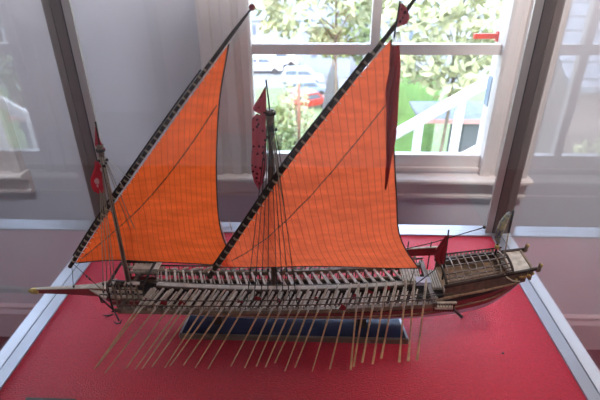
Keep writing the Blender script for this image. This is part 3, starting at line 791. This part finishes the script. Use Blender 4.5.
for y in ys: rows.append([(x, y, zt(y)) for x in (-90, -40, -20, -10, -5, 0, 5, 10, 20, 40, 90)])
m.grid(rows, 'lawn')
for f in m.bm.faces:
    if f.calc_center_median().y > 56 : f.material_index = m.mi('asphalt')
struct(m.build('ground'))

def leaves(mb, c, rad, n, size, mname):
    k = mb.mi(mname); c = Vector(c)
    for _ in range(n):
        while True:
            v = Vector((random.uniform(-1, 1), random.uniform(-1, 1), random.uniform(-1, 1)))
            if .25 < v.length < 1: break
        p = c + Vector((v.x*rad[0], v.y*rad[1], v.z*rad[2]))
        a = Vector((random.gauss(0, 1), random.gauss(0, 1), random.gauss(0, 1))).normalized()
        b = a.cross(Vector((random.gauss(0, 1), random.gauss(0, 1), random.gauss(0, 1)))).normalized()
        s = size*random.uniform(.6, 1.3)
        q = [p - a*s, p - b*s*.45, p + a*s, p + b*s*.45]
        mb.face([mb.bm.verts.new(t) for t in q], k)
def tree(label, x, y, trunk_r, crowns, leafm, size, per, name='garden_tree', group=None):
    t = thing(name, label, 'tree', (x, y, zt(y)-.1), group)
    m = MB(); z0 = zt(y)-.1
    top = max(c[2] for c in crowns)
    m.tube([(0, 0, 0), (.1, 0, (top-z0)*.5), (0, .1, (top-z0))], [trunk_r, trunk_r*.7, trunk_r*.25], 'bark', 8)
    for cx, cy, cz, r in crowns:
        p = Vector((cx-x, cy-y, cz-z0))
        st = Vector((0.05, 0, max(.3, p.z-r*1.3)))
        m.tube([st, (st+p)/2+Vector((0, 0, .15)), p], [trunk_r*.4, trunk_r*.28, trunk_r*.12], 'bark', 5)
    m.build('trunk', t)
    f = MB()
    for cx, cy, cz, r in crowns: leaves(f, (cx-x, cy-y, cz-z0), (r, r, r*.8), per, size, leafm)
    o = f.build('foliage', t, recalc=False); o['kind'] = 'stuff'
    return t
tree('pale blossoming tree outside, left half of the window', -.1+.5, 11.8, .05, [(-1.2, 11, .2, .8), (-.5, 11.2, -.2, .7), (.4, 11, .1, .7), (-.9, 12, -.75, .5), (.2, 12, -1.0, .45), (1.0, 12, -.3, .6), (1.3, 12.5, .4, .7)], 'leaf_white', .14, 130)
tree('pale blossoming tree outside, right half of the window above the railing', 2.75, 9.9, .05, [(1.7, 9, .0, .7), (2.4, 9.2, -.3, .75), (3.1, 9, .0, .7), (2.0, 9.5, -1.1, .55), (2.7, 9.5, -1.4, .55), (3.3, 9.8, -1.0, .5), (2.2, 10, .6, .8), (3.0, 10, .7, .7)], 'leaf_white', .125, 190)
tree('green tree behind the blossoms, near the window mullion', 1.5, 17, .08, [(1.2, 16, -1.0, .9), (.6, 16.5, -2.0, .7), (1.8, 16.5, -2.2, .8), (1.9, 17, -.2, .9)], 'leaf_green', .14, 240)
tree('dense dark green tree seen at the left end of the case', 6.6, 12.6, .12, [(6.0, 13.2, -.6, 1.0), (6.6, 12.4, .1, 1.1), (6.1, 13.4, -2.2, .9), (7.2, 12.6, -1.6, 1.2), (6.0, 12.8, .9, .9), (7.9, 12.6, .2, 1.2), (6.8, 13.6, -3.4, .8)], 'leaf_olive', .15, 420)
def bush(label, x, y, r, h, lm, n, size):
    t = thing('garden_bush', label, 'bush', (x, y, zt(y)-.05), 'bushes in the garden')
    m = MB()
    for k in range(5): m.tube([(0, 0, 0), (r*.4*math.cos(k*1.3), r*.4*math.sin(k*1.3), h*.7)], [.04, .015], 'bark', 5)
    m.build('stem', t)
    f = MB(); leaves(f, (0, 0, h*.55), (r, r, h*.55), n, size, lm); o = f.build('foliage', t, recalc=False); o['kind'] = 'stuff'
bush('pale green bush low in the window, behind the main banner', -1.55, 17.5, .75, 2.2, 'leaf_green', 500, .13)
bush('whitish bush low in the window, right of the main banner', -1.0, 21, .9, 3.0, 'leaf_white', 500, .15)
bush('dark green bush under the stair railing', 3.25, 8.6, .45, 1.3, 'leaf_olive', 400, .09)
bush('bush with white flowers by the beige house', -4.3, 8.8, .9, 1.9, 'leaf_white', 500, .12)
# green boarded wall, shed
m = MB(); m.box((1.6, 12.6, -5.3), (3.3, 12.8, -2.1), 'green_paint')
for i in range(12): m.box((1.6+i*.14, 12.585, -5.3), (1.615+i*.14, 12.6, -2.1), 'green_paint')
tag(m.build('garden_fence'), 'bright green boarded fence behind the white stair railing', 'fence')
sh = thing('garden_shed', 'low grey shed with a pink roof edge behind the stair railing', 'shed', (3.5, 10.9, zt(10.9)-.1))
m = MB(); m.box((-.1, -.5, 0), (1.8, .6, 2.35), 'canvas_gray'); m.build('wall', sh)
mat('pink_edge', (0.300, 0.165, 0.150), 0.7)
m = MB(); m.box((-1.15, -.60, 2.35), (2.0, .8, 2.41), 'roof_slate'); m.build('roof', sh)
m = MB(); m.box((-1.15, -.64, 2.33), (2.0, -.60, 2.43), 'pink_edge'); m.build('roof_edge', sh)
m = MB(); m.box((.3, -.52, 1.0), (.9, -.49, 1.8), 'glass_dark'); m.build('shed_window', sh)
# stair railing
rl = thing('stair_railing', 'white wooden stair railing rising to the right outside the window', 'railing', (0, 4.0, 0))
def rp(x): return -.505 + (x-.72)*.645
m = MB(); m.beam([(-.6, 0, rp(-.6)), (2.6, 0, rp(2.6))], .05, .09, 'white_paint'); m.build('handrail', rl, bevel=.01)
m = MB(); m.beam([(-.6, 0, rp(-.6)-.62), (2.6, 0, rp(2.6)-.62)], .06, .06, 'white_paint'); m.build('bottom_rail', rl)
for i in range(9):
    x = -.43 + i*.335
    m = MB(); m.beam([(x, 0, rp(x)-.03), (x, 0, rp(x)-.62)], .066, .066, 'white_paint', up=(0, 1, 0)); m.build('baluster', rl)
for x in (-.6, 2.6):
    m = MB(); m.beam([(x, 0, -3.75), (x, 0, rp(x)+.12)], .11, .11, 'white_paint', up=(0, 1, 0)); m.build('newel_post', rl)
m = MB(); m.beam([(-.6, .5, rp(-.6)-1.25), (2.6, .5, rp(2.6)-1.25)], .7, .1, 'bark'); m.build('stair_string', rl)
# closed parasol, pole, red bar
ps = thing('closed_parasol', 'tall grey closed parasol standing on the lawn below the blossoms', 'parasol', (.47, 14, zt(14)))
m = MB(); m.tube([(0, 0, 3.55), (0, 0, 3.2), (0, 0, 2.0), (0, 0, .9), (0, 0, .75)], [.05, .16, .32, .48, .40], 'canvas_gray', 14); m.build('cover', ps)
m = MB(); m.tube([(0, 0, 0), (0, 0, 3.7)], .04, 'bark', 8); m.build('pole', ps)
m = MB(); m.tube([(0, 0, 0), (0, 0, .08)], .4, 'canvas_gray', 14); m.build('foot', ps)
m = MB(); m.tube([(-.68, 18, zt(18)-.1), (-.68, 18, -3.8)], .055, 'rust_pole', 8); tag(m.build('garden_post'), 'thin rust brown post standing on the lawn left of the parasol', 'post')
m = MB(); m.box((.722, 2.285, .603), (.831, 2.303, .626), 'signal_red'); m.box((.822, 2.275, .592), (.8305, 2.305, .637), 'signal_red')
tag(m.build('window_stay', bevel=.002), 'short red bar fixed to the white outer window frame, high on the right', 'bar')
# cars
def car(label, x, y, ln, h, cm, rz=0, van=False):
    t = thing('car', label, 'car', (x, y, zt(y)+.02), 'cars parked beyond the garden', rz)
    a = ln/2; w = ln*.20
    m = MB()
    body = [(-a, h*.22), (-a, h*.55), (-a*.93, h*.62), (a*.55, h*.62), (a*.95, h*.50), (a, h*.42), (a, h*.22)]
    m.prism(body, -w, w, cm); m.build('body', t, bevel=.06)
    m = MB()
    cab = [(-a*.93, h*.60), (-a*.85, h*.97), (-a*.75, h), (a*.25 if not van else a*.5, h), (a*.35 if not van else a*.6, h*.95), (a*.62 if not van else a*.8, h*.60)]
    m.prism(cab, -w*.88, w*.88, cm); m.build('cabin', t, bevel=.05)
    m = MB()
    for s in (-1, 1):
        m.prism([(-a*.80, h*.65), (-a*.76, h*.90), (-a*.28, h*.90), (-a*.28, h*.65)], s*w*.885, s*w*.90, 'glass_dark')
        m.prism([(-a*.22, h*.65), (-a*.22, h*.90), (a*.24, h*.90), (a*.48, h*.65)], s*w*.885, s*w*.90, 'glass_dark')
    m.build('side_windows', t)
    for sx in (-.62, .62):
        for sy in (-1, 1):
            m = MB(); m.tube([(a*sx, sy*w*.80, h*.20), (a*sx, sy*w*1.02, h*.20)], h*.20, 'tyre', 12); m.build('wheel', t)
car('silver car parked side-on beyond the garden', -1.75, 59, 5.2, 2.0, 'car_silver')
car('white van parked behind the silver car', -5.3, 70, 5.2, 2.4, 'car_white', 0, True)
car('white van at the left edge of the window', -7.4, 66, 5.4, 2.3, 'car_white', 0, True)
car('dark blue car parked in front of the silver car', -1.0, 49, 4.4, 1.5, 'car_blue', .2)
car('small red car parked below the dark blue one', -.6, 41, 3.6, 1.5, 'car_red', .5)
# houses
def house(label, x, y, z0, wx, wy, hw, hr, wm, along='x'):
    t = thing('house', label, 'house', (x, y, z0))
    m = MB(); m.box((-wx, -wy, 0), (wx, wy, hw), wm)
    if along == 'x': m.prism([(-wy, hw), (wy, hw), (0, hw+hr*.97)], -wx, wx, wm, axis='x')
    else: m.prism([(-wx, hw), (wx, hw), (0, hw+hr*.97)], -wy, wy, wm, axis='y')
    m.build('wall', t)
    m = MB(); o = .35; th = .12
    for s in (-1, 1):
        if along == 'x':
            m.prism([(s*(wy+o), hw-o*hr/wy), (s*(wy+o), hw-o*hr/wy+th), (0, hw+hr+th), (0, hw+hr)], -wx-o, wx+o, 'roof_slate', axis='x')
            for i in range(7):
                f = (i+.5)/7; m.box((-wx-o, min(s*(wy+o)*(1-f), s*(wy+o)*(1-f)-.05), hw-o*hr/wy+(hr+o*hr/wy)*f+th*.6), (wx+o, max(s*(wy+o)*(1-f), s*(wy+o)*(1-f)-.05)+.05, hw-o*hr/wy+(hr+o*hr/wy)*f+th*1.25), 'roof_slate')
        else:
            m.prism([(s*(wx+o), hw-o*hr/wx), (s*(wx+o), hw-o*hr/wx+th), (0, hw+hr+th), (0, hw+hr)], -wy-o, wy+o, 'roof_slate', axis='y')
    m.build('roof', t)
    for k in (-.5, .15, .65):
        m = MB(); m.box((wx*k-.35, -wy-.03, hw*.45), (wx*k+.35, -wy+.02, hw*.8), 'glass_dark'); m.build('house_window', t)
    return t
house('beige house with a slate roof seen at the right end of the case', -7.6, 12.5, -4.6, 3.6, 2.6, 3.1, 1.5, 'house_beige')
house('pale blue gabled house beyond the garden, middle of the window', 1.2, 66, -15.2, 3.2, 3, 6.4, 3.2, 'house_blue', 'y')
house('long grey house far behind the parked cars', -7, 95, -16.2, 9, 5, 5.0, 3.5, 'house_gray')
house('grey house far behind the blossoming tree', 14, 85, -16, 8, 5, 6.0, 3.5, 'house_gray')
